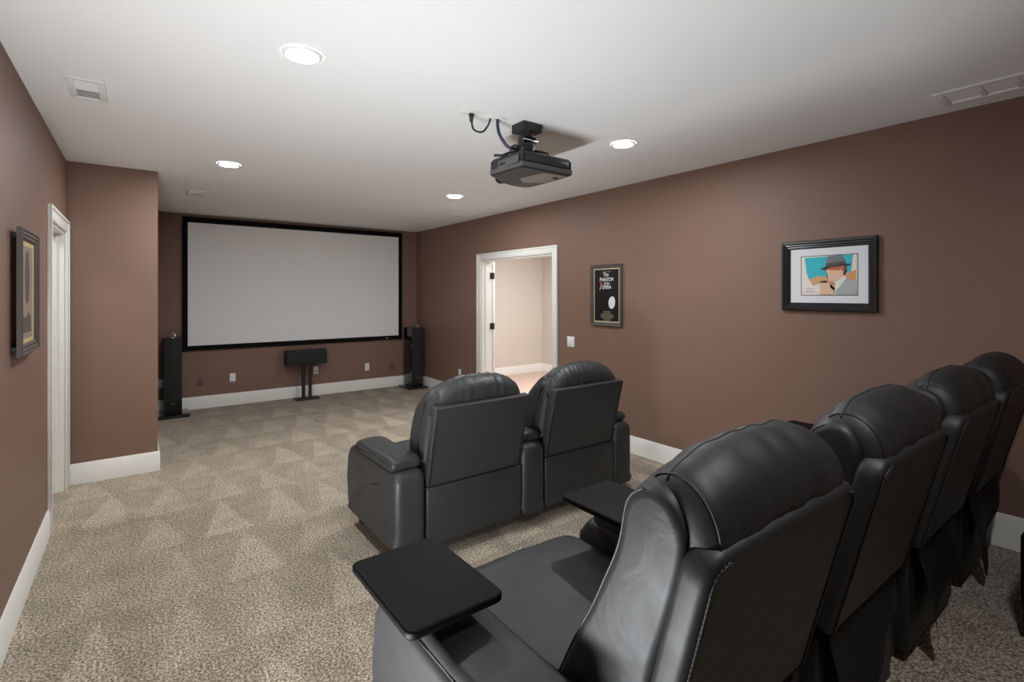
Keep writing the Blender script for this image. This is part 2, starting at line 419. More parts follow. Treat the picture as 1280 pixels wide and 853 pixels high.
def back_assembly(root, P, lm, seed):
    """rear shell, back cushion with side gusset, headrest roll, seams"""
    hw, zt, zb, lean, th = P['hw'], P['zt'], P['zb'], P['lean'], P['th']
    H = math.hypot(zt-zb, lean); ang = math.atan2(lean, zt-zb)
    mtx = Matrix.Translation((0, lean, zb)) @ Matrix.Rotation(ang, 4, 'X')
    rc = P['rc']
    out = rrect(-hw, hw, 0, H, rc, 7, .015)
    sh = obj('back_shell', slab(out, th, P['er'], mtx, 4, 0), lm, root, True, 50)
    # seam along the rear edge of the shell
    e = .016
    inner = rrect(-hw+e, hw-e, .01, H-e, max(rc-e, .012), 7, .005)
    left = [inner[16]]+inner[15:7:-1]
    left = [mtx @ Vector((u, -.002, v)) for u, v in left]
    right = [inner[31]]+inner[0:8]
    right = [mtx @ Vector((u, -.002, v)) for u, v in right]
    for side_path in (left, right):
        bm = bmesh.new(); tube(bm, side_path, .0028, 6); obj('seam_piping', bm, 'piping', sh)
    if P['stitch']:
        bm = bmesh.new()
        for off in (.006, -.006):
            pts = [p+Vector((off, -.001, 0)) for p in left[:3]]+[p+Vector((off*.7, -.001, -off*.7)) for p in left[3:]]
            dashes(bm, pts)
        obj('stitching', bm, 'thread', sh)
    # back cushion
    cw = hw*P['cwf']; hz = P['hz']
    def fold(u, z, k, amp):      # soft vertical gathers
        return amp*noise.noise(Vector((u*k, z*3.0, seed*1.7)))
    def dc(u, s, y, z, n):
        up = max(0, min(1, (z-.62)/(hz-.62)))
        dz = -P['arch']*abs(u)**3*up**2
        dy = .03*max(0, 1-u*u)*max(0, n.x)
        q = wrinkle((u*hw, y, z), 9, .006, seed)+fold(u, z, 16, .003*up)
        q += P['pleat']*abs(math.sin(u*24+2.5*noise.noise(Vector((u*3, z*6, seed)))))*max(0, 1-abs(z-(hz-.05))/.10)
        return dy+n.x*q, dz+n.y*q
    rc_ = []
    bc = obj('back_cushion', loft(P['cush'], cw, P['cr'], 40, 96, dc, rec=rc_), lm, root)
    def dh(u, s, y, z, n):
        dz = -P['arch']*abs(u)**3
        q = fold(u, z, 5, .005)+fold(u, z*2, 15, .0015)-.012*abs(u)**6
        q += P['pleat']*abs(math.sin(u*26+3*noise.noise(Vector((u*3, z*6, seed+1)))))
        return n.x*q, dz+n.y*q
    rh = []
    hr = obj('headrest', loft(P['head'], hw*P['hwf'], P['hr'], 40, 80, dh, rec=rh), lm, root)
    def line(pts, parent, r=.0026):
        bm = bmesh.new(); tube(bm, pts, r, 6); obj('seam', bm, 'piping', parent)
    m_ = len(rc_[0])
    a0, a1 = P['seam_front']      # profile range of the front edge of the side gusset
    for ring in (rc_[3], rc_[-4]): line([ring[i] for i in range(int(a0*m_), int(a1*m_))], bc)
    mh = len(rh[0])
    for ring in (rh[4], rh[-5]): line([ring[i] for i in range(int(.02*mh), int(.62*mh))], hr)
    kk = int(P['crown']*mh); line([r_[kk] for r_ in rh[3:-3]], hr)

def arm_unit(root, P, cx, lm, tray, wide=None):
    aw = (wide or P['aw'])/2
    y0, y1, zt = P['arm_y0'], P['arm_y1'], P['arm_z']; z0 = P['arm_bot']
    prof = [(y0, z0), (y0-.002, zt*.5), (y0, zt-.05), (y0+.015, zt-.015), (y0+.05, zt), ((y0+y1)/2, zt), (y1-.14, zt), (y1-.06, zt-.012), (y1-.012, zt-.07), (y1+.012, zt*.6), (y1-.005, z0+.12), (y1-.03, z0)]
    fine = []
    for i, p in enumerate(prof):
        q = prof[(i+1) % len(prof)]
        for k in range(3): fine.append((p[0]+(q[0]-p[0])*k/3, p[1]+(q[1]-p[1])*k/3))
    arm = obj('arm', loft(fine, aw, P['arm_r'], 10, 36, None, cx, False), lm, root, True, 60)
    py0, py1, ph = P['pad_y0'], P['pad_y1'], P['pad_h']
    pp = [(py0, zt+.006), (py0-.010, zt+ph*.5), (py0+.006, zt+ph*.88), (py0+.05, zt+ph), ((py0+py1)/2, zt+ph*.9), (py1-.10, zt+ph*.9), (py1-.02, zt+ph*.55), (py1, zt+.002), (py1-.05, zt-.015), ((py0+py1)/2, zt-.015), (py0+.05, zt-.012)]
    def dp(u, s, y, z, n):
        k = (1-u*u)
        q = wrinkle((u*.1, y, z), 18, .003, 3)
        return n.x*q, n.y*q+.010*k*(1 if z > zt+.02 else 0)
    obj('arm_pad', loft(pp, aw-.004, .026, 12, 64, dp, cx), lm, arm)
    if P['cup']:
        bm = bmesh.new(); lathe(bm, [(.046, 0), (.046, .006), (.041, .008), (.038, .004), (.036, -.0), (0.001, -.0)], (cx, y1-.10, zt), 24)
        obj('cup_holder', bm, 'metal_dark', arm)
    if tray:
        tx, ty, tz = tray
        m = Matrix.Translation((cx+tx, ty, tz)) @ Matrix.Rotation(P['tray_rot'], 4, 'Z') @ Matrix.Rotation(-PI/2, 4, 'X')
        tr = obj('tray', slab(rrect(-.130, .130, -.184, .184, .024, 6), .021, .006, m, 3), 'tray', arm, True, 40)
        bm = bmesh.new(); cyl(bm, (cx, ty-.02, zt+.012), (cx, ty-.02, tz-.0215), .016, n=14)
        obj('tray_post', bm, 'metal_dark', tr)
    for yy in (y0+.2, y1-.09):
        bx('foot', 'matte_black', root, cx-.03, cx+.03, yy-.03, yy+.03, 0.0005, z0+.003, .004)
    return arm

def recliner(P, loc, label, group, seed, arms, trays, first=False):
    root = thing('recliner', label, 'recliner', loc, 0, group)
    lm = P['mat']; hw = P['hw']; sw = P['sw']/2
    back_assembly(root, P, lm, seed)
    # base box and rear panel
    bx('base', lm, root, -sw, sw, P['base_y'], P['base_y']+.5, P['base_z0'], P['base_z1'], .008, 3)
    sp = P['seat']
    def ds(u, s, y, z, n):
        k = max(0, 1-u*u)
        q = wrinkle((u*sw, y, z), 11, .004, seed+4)
        return n.x*(q+.012*k), n.y*q+.010*k*max(0, n.y)
    obj('seat', loft(sp, sw, .03, 24, 80, ds), lm, root)
    bx('footrest', lm, root, -sw+.01, sw-.01, P['arm_y1']-.02, P['arm_y1']+.03, .09, .33, .014, 3)
    for (side, tr) in zip(arms, trays):
        cx = side*(P['pitch']/2); wd = None
        if side > 0 and P.get('slim'): cx, wd = P['slim']
        if side < 0 and first: cx, wd = -.411, .2
        a = arm_unit(root, P, cx, lm, tr, wd)
        if P['button'] and side > 0:
            pass
    if P['button']:
        x = P['pitch']/2-P['aw']/2-.010
        bm = bmesh.new()
        lathe(bm, [(.0, .004), (.012, .004), (.02, .003), (.023, -.001), (.023, -.004)], (0, 0, 0), 24)
        bm.transform(Matrix.Translation((x-.002, .42, .52)) @ Matrix.Rotation(-PI/2, 4, 'Y') @ Matrix.Diagonal((1.5, 1, 1, 1)))
        bt = obj('recline_button', bm, 'gloss_black', root)
        bm = bmesh.new(); lathe(bm, [(.0, .007), (.006, .006), (.007, .003)], (0, 0, 0), 14)
        bm.transform(Matrix.Translation((x-.003, .42, .505)) @ Matrix.Rotation(-PI/2, 4, 'Y'))
        obj('button_stud', bm, 'chrome', bt)
    if P['flap']:
        # loose dust flap hanging from the rear of the base, its corner drooping
        n = 14; bm = bmesh.new(); G = []
        for i in range(n+1):
            u = i/n; x = -.295+u*.575
            low = .045+.26*min(1, max(0, (u-.10)/.9))**.7 + (0.09*(1-u/.10) if u < .10 else 0)
            col = []
            for j in range(7):
                v = j/6; z = .50+(low-.50)*v
                y = P['base_y']-.012-.03*math.sin(v*PI*.6)*(.6+.4*math.cos(u*9+seed))-.035*v*(1-u)**2
                col.append(bm.verts.new((x+.05*v*(1-u), y, z)))
            G.append(col)
        for i in range(n):
            for j in range(6): bm.faces.new((G[i][j], G[i+1][j], G[i+1][j+1], G[i][j+1]))
        bmesh.ops.solidify(bm, geom=bm.faces[:], thickness=.004)
        obj('dust_flap', bm, 'matte_black', root)
    return root

# back row: tall chairs on the riser
BACK = dict(mat='leather', hw=.311, zt=.972, zb=.455, lean=.130, th=.062, rc=.06, er=.018, stitch=True, cwf=.98, hwf=.915,
    hz=1.115, arch=.045, pleat=.0, cr=.020, hr=.035, arm_r=.03, slim=(.373, .115), seam_front=(.40, .86), crown=.5,
    cush=[(.17, .46), (.135, .70), (.09, .85), (.066, .955), (.062, 1.02), (.085, 1.07), (.12, 1.088), (.155, 1.08), (.19, 1.04), (.208, .95), (.226, .89), (.262, .81), (.318, .70), (.372, .60), (.41, .52), (.40, .455), (.30, .44)],
    head=[(.030, .958), (.012, .985), (.012, 1.03), (.035, 1.08), (.075, 1.112), (.12, 1.116), (.158, 1.092), (.15, 1.02), (.11, .97), (.07, .95)],
    pitch=.787, aw=.166, sw=.60, base_y=.165, base_z0=.05, base_z1=.43,
    arm_y0=.20, arm_y1=.965, arm_z=.562, arm_bot=.045, pad_y0=.26, pad_y1=.88, pad_h=.036, cup=False, tray_rot=.01, button=True, flap=True,
    seat=[(.30, .30), (.30, .44), (.45, .468), (.65, .478), (.88, .488), (.97, .476), (1.008, .44), (1.012, .36), (1.0, .24), (.96, .2), (.6, .2)])
Y0B, X0B = 0.45, 1.051
TR = (-.073, .732, .672)
bl = ['black leather recliner at the open end of the riser row, tray on outer arm',
      'black leather recliner of the riser row, second from its open end',
      'black leather recliner of the riser row, third from its open end',
      'black leather recliner of the riser row, end seat against the right wall']
for i in range(4):
    a = (-1,) if i < 3 else (-1, 1)
    t = (TR,) if i < 3 else (TR, None)
    recliner(BACK, (X0B+.787*i, Y0B, RZ+.0005), bl[i], 'back row of recliners on the riser', 11*i+3, a, ((-.046, *TR[1:]),) if i == 0 else t, i == 0)
# front row: two lower chairs on the carpet
FRONT = dict(BACK); FRONT.update(mat='leather_front', hw=.342, zt=.905, zb=.425, lean=.115, th=.05, rc=.012, er=.006, stitch=False, cwf=.985, hwf=.95,
    hz=1.055, arch=.095, pleat=.006, cr=.075, hr=.055, arm_r=.045, slim=None, seam_front=(.38, .80), crown=.5,
    cush=[(.19, .42), (.155, .62), (.115, .78), (.085, .885), (.075, .95), (.09, 1.01), (.13, 1.04), (.18, 1.03), (.25, .97), (.315, .90), (.36, .82), (.395, .72), (.415, .62), (.40, .52), (.36, .43), (.27, .41)],
    head=[(.070, .885), (.040, .905), (.034, .95), (.045, 1.005), (.085, 1.045), (.13, 1.055), (.19, 1.03), (.19, .95), (.14, .9), (.10, .88)],
    pitch=.902, aw=.196, sw=.69, base_y=.10, base_z0=.088, base_z1=.425,
    arm_y0=.09, arm_y1=.91, arm_z=.545, arm_bot=.08, pad_y0=.155, pad_y1=.76, pad_h=.065, cup=True, button=False, flap=False,
    seat=[(.25, .30), (.25, .43), (.4, .455), (.62, .465), (.85, .475), (.93, .46), (.96, .42), (.96, .34), (.95, .24), (.9, .2), (.55, .2)])
recliner(FRONT, (1.680, 2.51, .0005), 'dark grey leather recliner of the front pair, on the side away from the right wall', 'front pair of recliners', 51, (-1,), (None,))
recliner(FRONT, (2.582, 2.51, .0005), 'dark grey leather recliner of the front pair, on the side by the right wall', 'front pair of recliners', 67, (-1, 1), (None, None))

# ------------------------------------------------------------------ projection screen
sx0, sx1, sz0, sz1 = .450, 3.582, .796, 2.597
ps = thing('projection_screen', 'wide pale grey projection screen in black frame on brown back wall', 'screen', ((sx0+sx1)/2, YB, sz0))
hwx = (sx1-sx0)/2; hs = sz1-sz0; fw = .066
bx('frame_bar', 'velvet', ps, -hwx, hwx, -.042, -.001, 0, fw, .004)
bx('frame_bar', 'velvet', ps, -hwx, hwx, -.042, -.001, hs-fw-.008, hs, .004)
bx('frame_bar', 'velvet', ps, -hwx, -hwx+fw-.003, -.042, -.001, fw, hs-fw-.008, .004)
bx('frame_bar', 'velvet', ps, hwx-fw+.003, hwx, -.042, -.001, fw, hs-fw-.008, .004)
bx('screen_surface', 'screen', ps, -hwx+.03, hwx-.03, -.030, -.022, .04, hs-.05)
bx('maker_plate', 'plastic_grey', ps, hwx-.30, hwx-.245, -.0445, -.0422, .020, .032)

# ------------------------------------------------------------------ loudspeakers
def tower(loc, label, base, rz=0):
    t = thing('floor_speaker', label, 'speaker', loc, rz, 'floor speakers beside the screen')
    wv, dv = .097, .34
    cab = bx('cabinet', 'gloss_black', t, -wv, wv, .012, dv, .03, 1.0, .006, 3)
    bx('grille', 'grille', t, -wv+.004, wv-.004, 0, .0115, .20, .995, .004)
    bx('name_plate', 'chrome', t, -.022, .022, .009, .0118, .165, .170)
    for s in (-1, 1):
        bx('side_trim', 'chrome', t, *(sorted((s*(wv+.0005), s*(wv+.004)))), .03, .05, .68, .72, .0015)
    bx('plinth', 'gloss_black', t, base[0], base[1], -.09, .33, .0005, .0295, .006)
    bm = bmesh.new(); bmesh.ops.create_uvsphere(bm, u_segments=20, v_segments=12, radius=.03)
    bm.transform(Matrix.Translation((0, .07, 1.031)) @ Matrix.Diagonal((1.1, 1.5, .95, 1)))
    tw = obj('tweeter_pod', bm, 'gloss_black', t)
    bm = bmesh.new(); lathe(bm, [(.022, 0), (.032, 0), (.034, .006), (.030, .012), (.024, .010)], (0, 0, 0), 24); bm.transform(Matrix.Translation((0, .034, 1.031)) @ Matrix.Rotation(PI/2, 4, 'X'))
    obj('tweeter_ring', bm, 'chrome', tw)
    bm = bmesh.new(); lathe(bm, [(0, .012), (.008, .010), (.012, .004), (.012, 0)], (0, 0, 0), 16); bm.transform(Matrix.Translation((0, .030, 1.031)) @ Matrix.Rotation(PI/2, 4, 'X'))
    obj('tweeter_dome', bm, 'chrome', tw)
    return t
tower((.335, 7.61, .0005), 'tall black floor speaker half behind the brown return wall', (-.16, .18))
tower((3.692, 7.55, .0005), 'tall black floor speaker in the corner by the right wall', (-.20, .14))
ss = thing('speaker_stand', 'black two-pole speaker stand on flat base before the back wall', 'stand', (1.99, 7.78, .0005))
bx('base_plate', 'matte_black', ss, -.17, .17, -.11, .11, 0, .014, .003)
for s in (-1, 1):
    bm = bmesh.new(); cyl(bm, (s*.048, 0, .0145), (s*.048, 0, .500), .024, n=20); obj('pole', bm, 'matte_black', ss, True, 40)
bx('top_plate', 'matte_black', ss, -.11, .11, -.09, .09, .5005, .512, .002)
bm = bmesh.new(); tube(bm, [(.05, .03, .49), (.09, .08, .42), (.12, .12, .40), (.165, .165, .385)], .004, 6, 20); obj('cable', bm, 'plastic_grey', ss)
cs = thing('center_speaker', 'black horizontal centre speaker on two-pole stand below the screen', 'speaker', (1.985, 7.74, .514))
bx('cabinet', 'matte_black', cs, -.285, .285, -.008, .17, 0, .212, .006, 3)
bx('grille', 'grille', cs, -.282, .282, -.024, -.0085, .003, .209, .005)

# ------------------------------------------------------------------ wall plates
def plate(name, label, cat, loc, rz, kind, m='plastic_white', group=None):
    t = thing(name, label, cat, loc, rz, group)
    wv = .058 if kind == 'switch' else .036
    p = bx('cover_plate', m, t, -wv, wv, -.006, -.0005, -.058, .058, .003)
    if kind == 'outlet':
        for s in (-1, 1):
            o = bx('socket', m, t, -.017, .017, -.009, -.0062, s*.02-.014, s*.02+.014, .002)
            for q in (-.006, .006): bx('slot', 'plastic_grey', o, q-.0012, q+.0012, -.0096, -.0091, s*.02-.004, s*.02+.006)
    elif kind == 'switch':
        for s in (-.023, .023): bx('rocker', m, t, s-.0165, s+.0165, -.010, -.0062, -.033, .033, .002)
    return t
R90 = -PI/2
G = 'white wall outlets'
plate('wall_outlet', 'white outlet on back wall between left floor speaker and centre speaker', 'outlet', (1.045, YB, .387), 0, 'outlet', group=G)
po = plate('wall_outlet', 'white outlet behind the centre speaker stand with plugged cable', 'outlet', (2.174, YB, .386), 0, 'outlet', group=G)
bx('plug', 'plastic_grey', po, -.014, .014, -.035, -.0092, -.032, -.008, .004)
plate('wall_outlet', 'white outlet on back wall between centre stand and corner speaker', 'outlet', (2.983, YB, .367), 0, 'outlet', group=G)
plate('wall_outlet', 'white outlet partly behind floor speaker next to the return wall', 'outlet', (.226, YB, .385), 0, 'outlet', group=G)
plate('wall_outlet', 'white outlet low on right wall between corner and white doorway', 'outlet', (XR, 6.499, .369), R90, 'outlet', group=G)
plate('cable_plate', 'brown painted blank plate low on back wall near left floor speaker', 'wall plate', (.653, YB, .361), 0, 'blank', 'brown_plate')
plate('cable_plate', 'brown painted blank plate low on back wall near corner speaker', 'wall plate', (3.40, YB, .345), 0, 'blank', 'brown_plate')
plate('light_switch', 'white light switch plate beside the white doorway', 'switch', (XR, 4.079, 1.026), R90, 'switch')

# ------------------------------------------------------------------ ceiling lights and vents
CL = [(.587, 2.37, 'round recessed ceiling light over open carpet before the projector', True),
      (.595, 4.74, 'round recessed ceiling light near the brown return wall corner', True),
      (2.79, 4.80, 'round recessed ceiling light between projector and screen wall', True),
      (2.79, 2.40, 'round recessed ceiling light beside the projector near right wall', True),
      (1.30, -.05, 'round recessed ceiling light over the riser behind the seats', False)]
for x, y, lab, vis in CL:
    t = thing('ceiling_light', lab, 'ceiling light', (x, y, CH), 0, 'recessed ceiling lights')
    bm = bmesh.new(); lathe(bm, [(.068, -.0095), (.072, -.012), (.080, -.010), (.086, -.004), (.087, -.0005)], (0, 0, 0), 40); obj('trim_ring', bm, 'vent', t)
    bm = bmesh.new(); vs = [bm.verts.new((.068*math.cos(-2*PI*k/40), .068*math.sin(-2*PI*k/40), -.0095)) for k in range(40)]; bm.faces.new(vs)
    d = obj('diffuser', bm, 'lamp', t, False)
def vent(loc, wx, wy, label, core, slats, along='x', bars=0):
    t = thing('ceiling_vent', label, 'vent', loc, 0, 'ceiling vents')
    cx, cy = core
    for a in ((-wx, wx, -wy, -cy), (-wx, wx, cy, wy), (-wx, -cx, -cy, cy), (cx, wx, -cy, cy)):
        bx('frame', 'vent', t, *a, -.012, -.0005, .003)
    bx('duct', 'vent_backing' if slats else 'vent_fine', t, -cx, cx, -cy, cy, -.003, -.0005)
    for k in range(slats):
        f = -1+2*(k+.5)/slats
        bm = bmesh.new()
        if along == 'x':
            box(bm, -cx, cx, -.009, .009, -.0008, .0008); bm.transform(Matrix.Translation((0, f*cy, -.008)) @ Matrix.Rotation(.45*(1 if f > 0 else -1), 4, 'X'))
        else:
            box(bm, -.009, .009, -cy, cy, -.0008, .0008); bm.transform(Matrix.Translation((f*cx, 0, -.008)) @ Matrix.Rotation(.45*(1 if f > 0 else -1), 4, 'Y'))
        obj('slat', bm, 'vent', t, False)
    for k in range(bars):
        f = -1+2*(k+1)/(bars+1)
        bx('bar', 'vent', t, -cx, cx, f*cy-.012, f*cy+.012, -.010, -.0031, .002)
    return t
vent((-.222, 3.445, CH), .078, .168, 'small white ceiling vent above the brown left wall', (.046, .135), 10)
vent((.475, 6.275, CH), .075, .168, 'small white ceiling vent near the screen wall and return wall', (.046, .135), 10)
vent((3.46, 5.80, CH), .205, .09, 'white ceiling vent above the white doorway by right wall', (.165, .055), 5, 'x')
vent((3.572, .42, CH), .132, .39, 'long white return grille on ceiling above the riser seats', (.092, .35), 0, 'x', 4)

# ------------------------------------------------------------------ projector
pj = thing('projector', 'black ceiling-mounted projector with curved sides hanging from short pole', 'projector', (1.985, 2.51, 2.30))
M['proj_grey'] = mat('projector_grey_plastic', (0.075, 0.072, 0.068), 0.45)
M['proj_dark'] = mat('projector_dark_plastic', (0.022, 0.023, 0.026), 0.5, spec=0.25)
M['proj_label'] = mat('projector_underside_label', (0.17, 0.15, 0.135), 0.5)
outl = [(-.196, -.215), (.198, -.215), (.206, -.12), (.206, .10), (.200, .205), (.17, .235), (.12, .243), (.03, .232), (-.08, .19), (-.17, .12), (-.213, .094)]
def ring_solid(levels, m=None):
    bm = bmesh.new(); rings = []
    for sc, z, oy in levels:
        rings.append([bm.verts.new((x*sc, y*sc+oy, z)) for x, y in outl])
    n = len(outl)
    for a, c in zip(rings, rings[1:]):
        for i in range(n): bm.faces.new((a[i], a[(i+1) % n], c[(i+1) % n], c[i]))
    bm.faces.new(rings[0]); bm.faces.new(rings[-1])
    return bm
body = obj('body', ring_solid([(.95, 0.0, 0), (1.0, .008, 0), (1.0, .036, 0), (.985, .04, 0), (.985, .086, 0)]), 'proj_dark', pj, True, 30)
obj('top_cover', ring_solid([(.98, .0865, 0), (.93, .105, 0), (.55, .135, 0), (.30, .150, 0)]), 'proj_dark', pj, True, 35)
obj('lower_band', ring_solid([(1.004, .010, 0), (1.006, .012, 0), (1.006, .034, 0), (1.004, .036, 0)]), 'proj_grey', pj, True, 30)
bx('side_grille', 'proj_grey', pj, -.2085, -.2065, -.19, .02, .034, .080, .001)
for k in range(7): bx('grille_slot', 'matte_black', pj, -.2100, -.2087, -.06+k*.010, -.055+k*.010, .045, .062)
bx('rear_port_panel', 'matte_black', pj, -.17, .17, -.2165, -.2130, .046, .080, .001)
lab = slab([(-.03, -.03), (.066, -.11), (.175, -.02), (.175, .19), (.0, .175)], .002, 0, Matrix.Translation((0, 0, .0012)) @ Matrix.Rotation(-PI/2, 4, 'X') @ Matrix.Diagonal((1, 1, -1, 1)))
obj('underside_label', lab, 'proj_label', pj, False)
bm = bmesh.new(); cyl(bm, (.14, -.12, -.006), (.14, -.12, .0), .018, n=16); obj('foot', bm, 'matte_black', pj)
bm = bmesh.new(); cyl(bm, (-.02, .225, .05), (-.02, .262, .05), .045, .042, 24); lens = obj('lens', bm, 'gloss_black', pj, True, 40)
bm = bmesh.new(); lathe(bm, [(.001, .312), (.030, .312), (.030, .290), (.040, .285), (.040, .255), (.026, .25), (.026, .22), (.05, .215), (.055, .19), (.04, .152), (.001, .152)], (0, -.01, 0), n=24)
pm = obj('ceiling_mount', bm, 'matte_black', pj, True, 40)
bx('mount_plate', 'matte_black', pm, -.075, .075, -.075, .055, .285, CH-2.30-.0005, .005)
bx('plate_bolt', 'metal_dark', pm, -.06, -.045, -.080, -.0755, .30, .315); bx('plate_bolt', 'metal_dark', pm, .045, .06, -.080, -.0755, .30, .315)
for s_ in (-1, 1):
    bx('bracket_arm', 'metal_dark', pm, *sorted((s_*.042, s_*.050)), -.04, .02, .17, .262, .002)
    for q in (-1, 1):
        bm = bmesh.new(); tube(bm, [(s_*.03, q*.02-.01, .175), (s_*.08, q*.06, .168), (s_*.11, q*.09, .155), (s_*.11, q*.09, .115)], .008, 8)
        obj('spider_leg', bm, 'metal_dark', pm)
bm = bmesh.new(); cyl(bm, (-.055, -.045, .232), (.055, -.045, .232), .008, n=10); obj('clamp_bolt', bm, 'chrome', pm)
bm = bmesh.new(); tube(bm, [(-.06, -.07, .15), (-.12, -.06, .175), (-.155, -.05, .16), (-.155, -.045, .125), (-.12, -.05, .10), (-.08, -.06, .11)], .006, 8, 40); obj('cable_loop', bm, 'matte_black', pj)
cp = thing('ceiling_plate', 'white cable cover plate flat on ceiling beside projector mount', 'wall plate', (1.57, 2.525, CH))
bx('cover', 'vent', cp, -.058, .058, -.035, .035, -.007, -.0005, .003)
cp = thing('ceiling_plate', 'white brush plate on ceiling where the thick cable enters', 'wall plate', (1.755, 2.515, CH))
bx('cover', 'vent', cp, -.058, .058, -.035, .035, -.007, -.0005, .003)
M['cable_blue'] = mat('dark_blue_cable', (0.02, 0.03, 0.06), 0.45)
def wire(name, label, pts, r, m, plug=None):
    t = thing(name, label, 'cable', pts[0])
    p0 = Vector(pts[0]); bm = bmesh.new(); tube(bm, [Vector(p)-p0 for p in pts], r, 8, 48); obj('cord', bm, m, t)
    if plug:
        bm = bmesh.new(); cyl(bm, (0, 0, .0), (0, 0, -.045), .016, .010, 14); obj('plug', bm, 'matte_black', t)
    return t
wire('power_cable', 'thin black power cord looping from ceiling plug to the white brush plate', [(1.585, 2.53, 2.632), (1.588, 2.53, 2.58), (1.60, 2.53, 2.545), (1.635, 2.53, 2.535), (1.67, 2.53, 2.545), (1.70, 2.53, 2.58), (1.715, 2.53, 2.61), (1.72, 2.53, 2.632)], .006, 'matte_black', True)
bm = bmesh.new(); tube(bm, [Vector(p)-Vector((1.985, 2.51, 2.30)) for p in ((1.765, 2.515, 2.632), (1.767, 2.515, 2.59), (1.775, 2.51, 2.545), (1.80, 2.505, 2.505), (1.83, 2.50, 2.475), (1.86, 2.48, 2.463), (1.90, 2.44, 2.463))], .010, 8, 48)
obj('signal_cable', bm, 'cable_blue', pj)
bm = bmesh.new(); cyl(bm, (-.235, .02, .112), (-.14, -.02, .118), .009, n=12); obj('cable_plug', bm, 'matte_black', pj)

# ------------------------------------------------------------------ framed pictures
def frame(root, W, H, fw, dep, m, prof=((0, .7), (.12, 1), (.5, .8), (.7, .95), (1, .45))):
    """four mitred mouldings; profile is (across 0..1, height 0..1)"""
    hw, hh = W/2, H/2
    cs = [(-hw, -hh), (hw, -hh), (hw, hh), (-hw, hh)]
    for i in range(4):
        a, c = Vector(cs[i]), Vector(cs[(i+1) % 4]); t = (c-a).normalized(); inn = Vector((-t.y, t.x))
        bm = bmesh.new(); A = []; B = []
        pp = [(0, 0)]+list(prof)+[(1, 0)]
        for u, h in pp:
            pa = a+inn*u*fw+t*u*fw; pb = c+inn*u*fw-t*u*fw
            A.append(bm.verts.new((pa.x, -.001-h*dep, pa.y))); B.append(bm.verts.new((pb.x, -.001-h*dep, pb.y)))
        n = len(pp)
        for k in range(n): bm.faces.new((A[k], A[(k+1) % n], B[(k+1) % n], B[k]))
        bm.faces.new(A); bm.faces.new(B[::-1])
        obj('frame_bar', bm, m, root, True, 25)
def flat(name, root, pts, y, m, t=.0006):
    bm = bmesh.new(); A = [bm.verts.new((x, -y, z)) for x, z in pts]; B = [bm.verts.new((x, -y+t, z)) for x, z in pts]
    n = len(pts)
    for k in range(n): bm.faces.new((A[k], A[(k+1) % n], B[(k+1) % n], B[k]))
    f1 = bm.faces.new(A); f2 = bm.faces.new(B[::-1])
    bmesh.ops.triangulate(bm, faces=[f1, f2])
    return obj(name, bm, m, root, False)
def rectp(x0, x1, z0, z1): return [(x0, z0), (x1, z0), (x1, z1), (x0, z1)]
def ell(cx, cz, rx, rz, n=24, a=0):
    return [(cx+rx*math.cos(2*PI*k/n)*math.cos(a)-rz*math.sin(2*PI*k/n)*math.sin(a), cz+rx*math.cos(2*PI*k/n)*math.sin(a)+rz*math.sin(2*PI*k/n)*math.cos(a)) for k in range(n)]
def text(name, s, root, x, z, size, m, y, sx=1.0, shear=0):
    c = bpy.data.curves.new(name, 'FONT'); c.body = s; c.size = size; c.align_x = 'CENTER'; c.align_y = 'CENTER'; c.extrude = .0002; c.shear = shear; c.offset = size*.018
    o = bpy.data.objects.new(name, c); COL.objects.link(o)
    me = bpy.data.meshes.new_from_object(o); bpy.data.objects.remove(o); bpy.data.curves.remove(c)
    me.transform(Matrix.Translation((x, -y, z)) @ Matrix.Rotation(PI/2, 4, 'X') @ Matrix.Diagonal((sx, 1, 1, 1)))
    me.materials.append(m if not isinstance(m, str) else M[m])
    q = bpy.data.objects.new(name, me); COL.objects.link(q); q.parent = root; return q
M['frame_black'] = frame_mat('black_frame_lacquer', (0.018, 0.018, 0.019, 1), 0.3)
M['frame_pewter'] = frame_mat('pewter_frame', (0.085, 0.075, 0.066, 1), 0.4)
M['frame_antique'] = frame_mat('antique_dark_frame', (0.075, 0.06, 0.05, 1), 0.45)
M['mat_white'] = mat('white_mat_board', (0.80, 0.81, 0.84), 0.8)
M['mat_cream'] = mat('gold_fillet', (0.50, 0.42, 0.27), 0.5)
M['print_black'] = mat('poster_black', (0.010, 0.009, 0.008), 0.35)
M['print_white'] = mat('print_white', (0.75, 0.74, 0.72), 0.6)
M['print_red'] = mat('print_red', (0.55, 0.06, 0.09), 0.6)
M['print_gold'] = mat('print_gold', (0.32, 0.28, 0.18), 0.6)
def C(n, r, g, b_):
    M[n] = mat(n, srgb(r, g, b_), 0.7); return n
# poster
pt = thing('framed_poster', 'narrow framed black poster with white lettering beside the white doorway', 'picture', (XR, 3.545, 1.546), R90)
W, H = .428, .632
frame(pt, W, H, .034, .024, 'frame_pewter')
flat('gold_fillet', pt, rectp(-W/2+.03, W/2-.03, -H/2+.03, H/2-.03), .006, 'mat_cream')
pb = flat('poster_sheet', pt, rectp(-W/2+.050, W/2-.050, -H/2+.050, H/2-.050), .0075, 'print_black')
ty = .0082
text('lettering', 'The', pb, -.005, .212, .052, 'print_white', ty, .9)
text('lettering', 'PHANTOM', pb, .002, .162, .052, 'print_white', ty, .74)
text('lettering', 'of the', pb, .006, .122, .036, 'print_white', ty, .95)
text('lettering', 'OPERA', pb, .004, .082, .052, 'print_white', ty, .80)
flat('flower', pb, ell(-.072, .122, .016, .014, 12), ty, 'print_red')
flat('flower_stem', pb, [(-.076, .11), (-.070, .11), (-.088, .055), (-.094, .055)], ty, 'print_white')
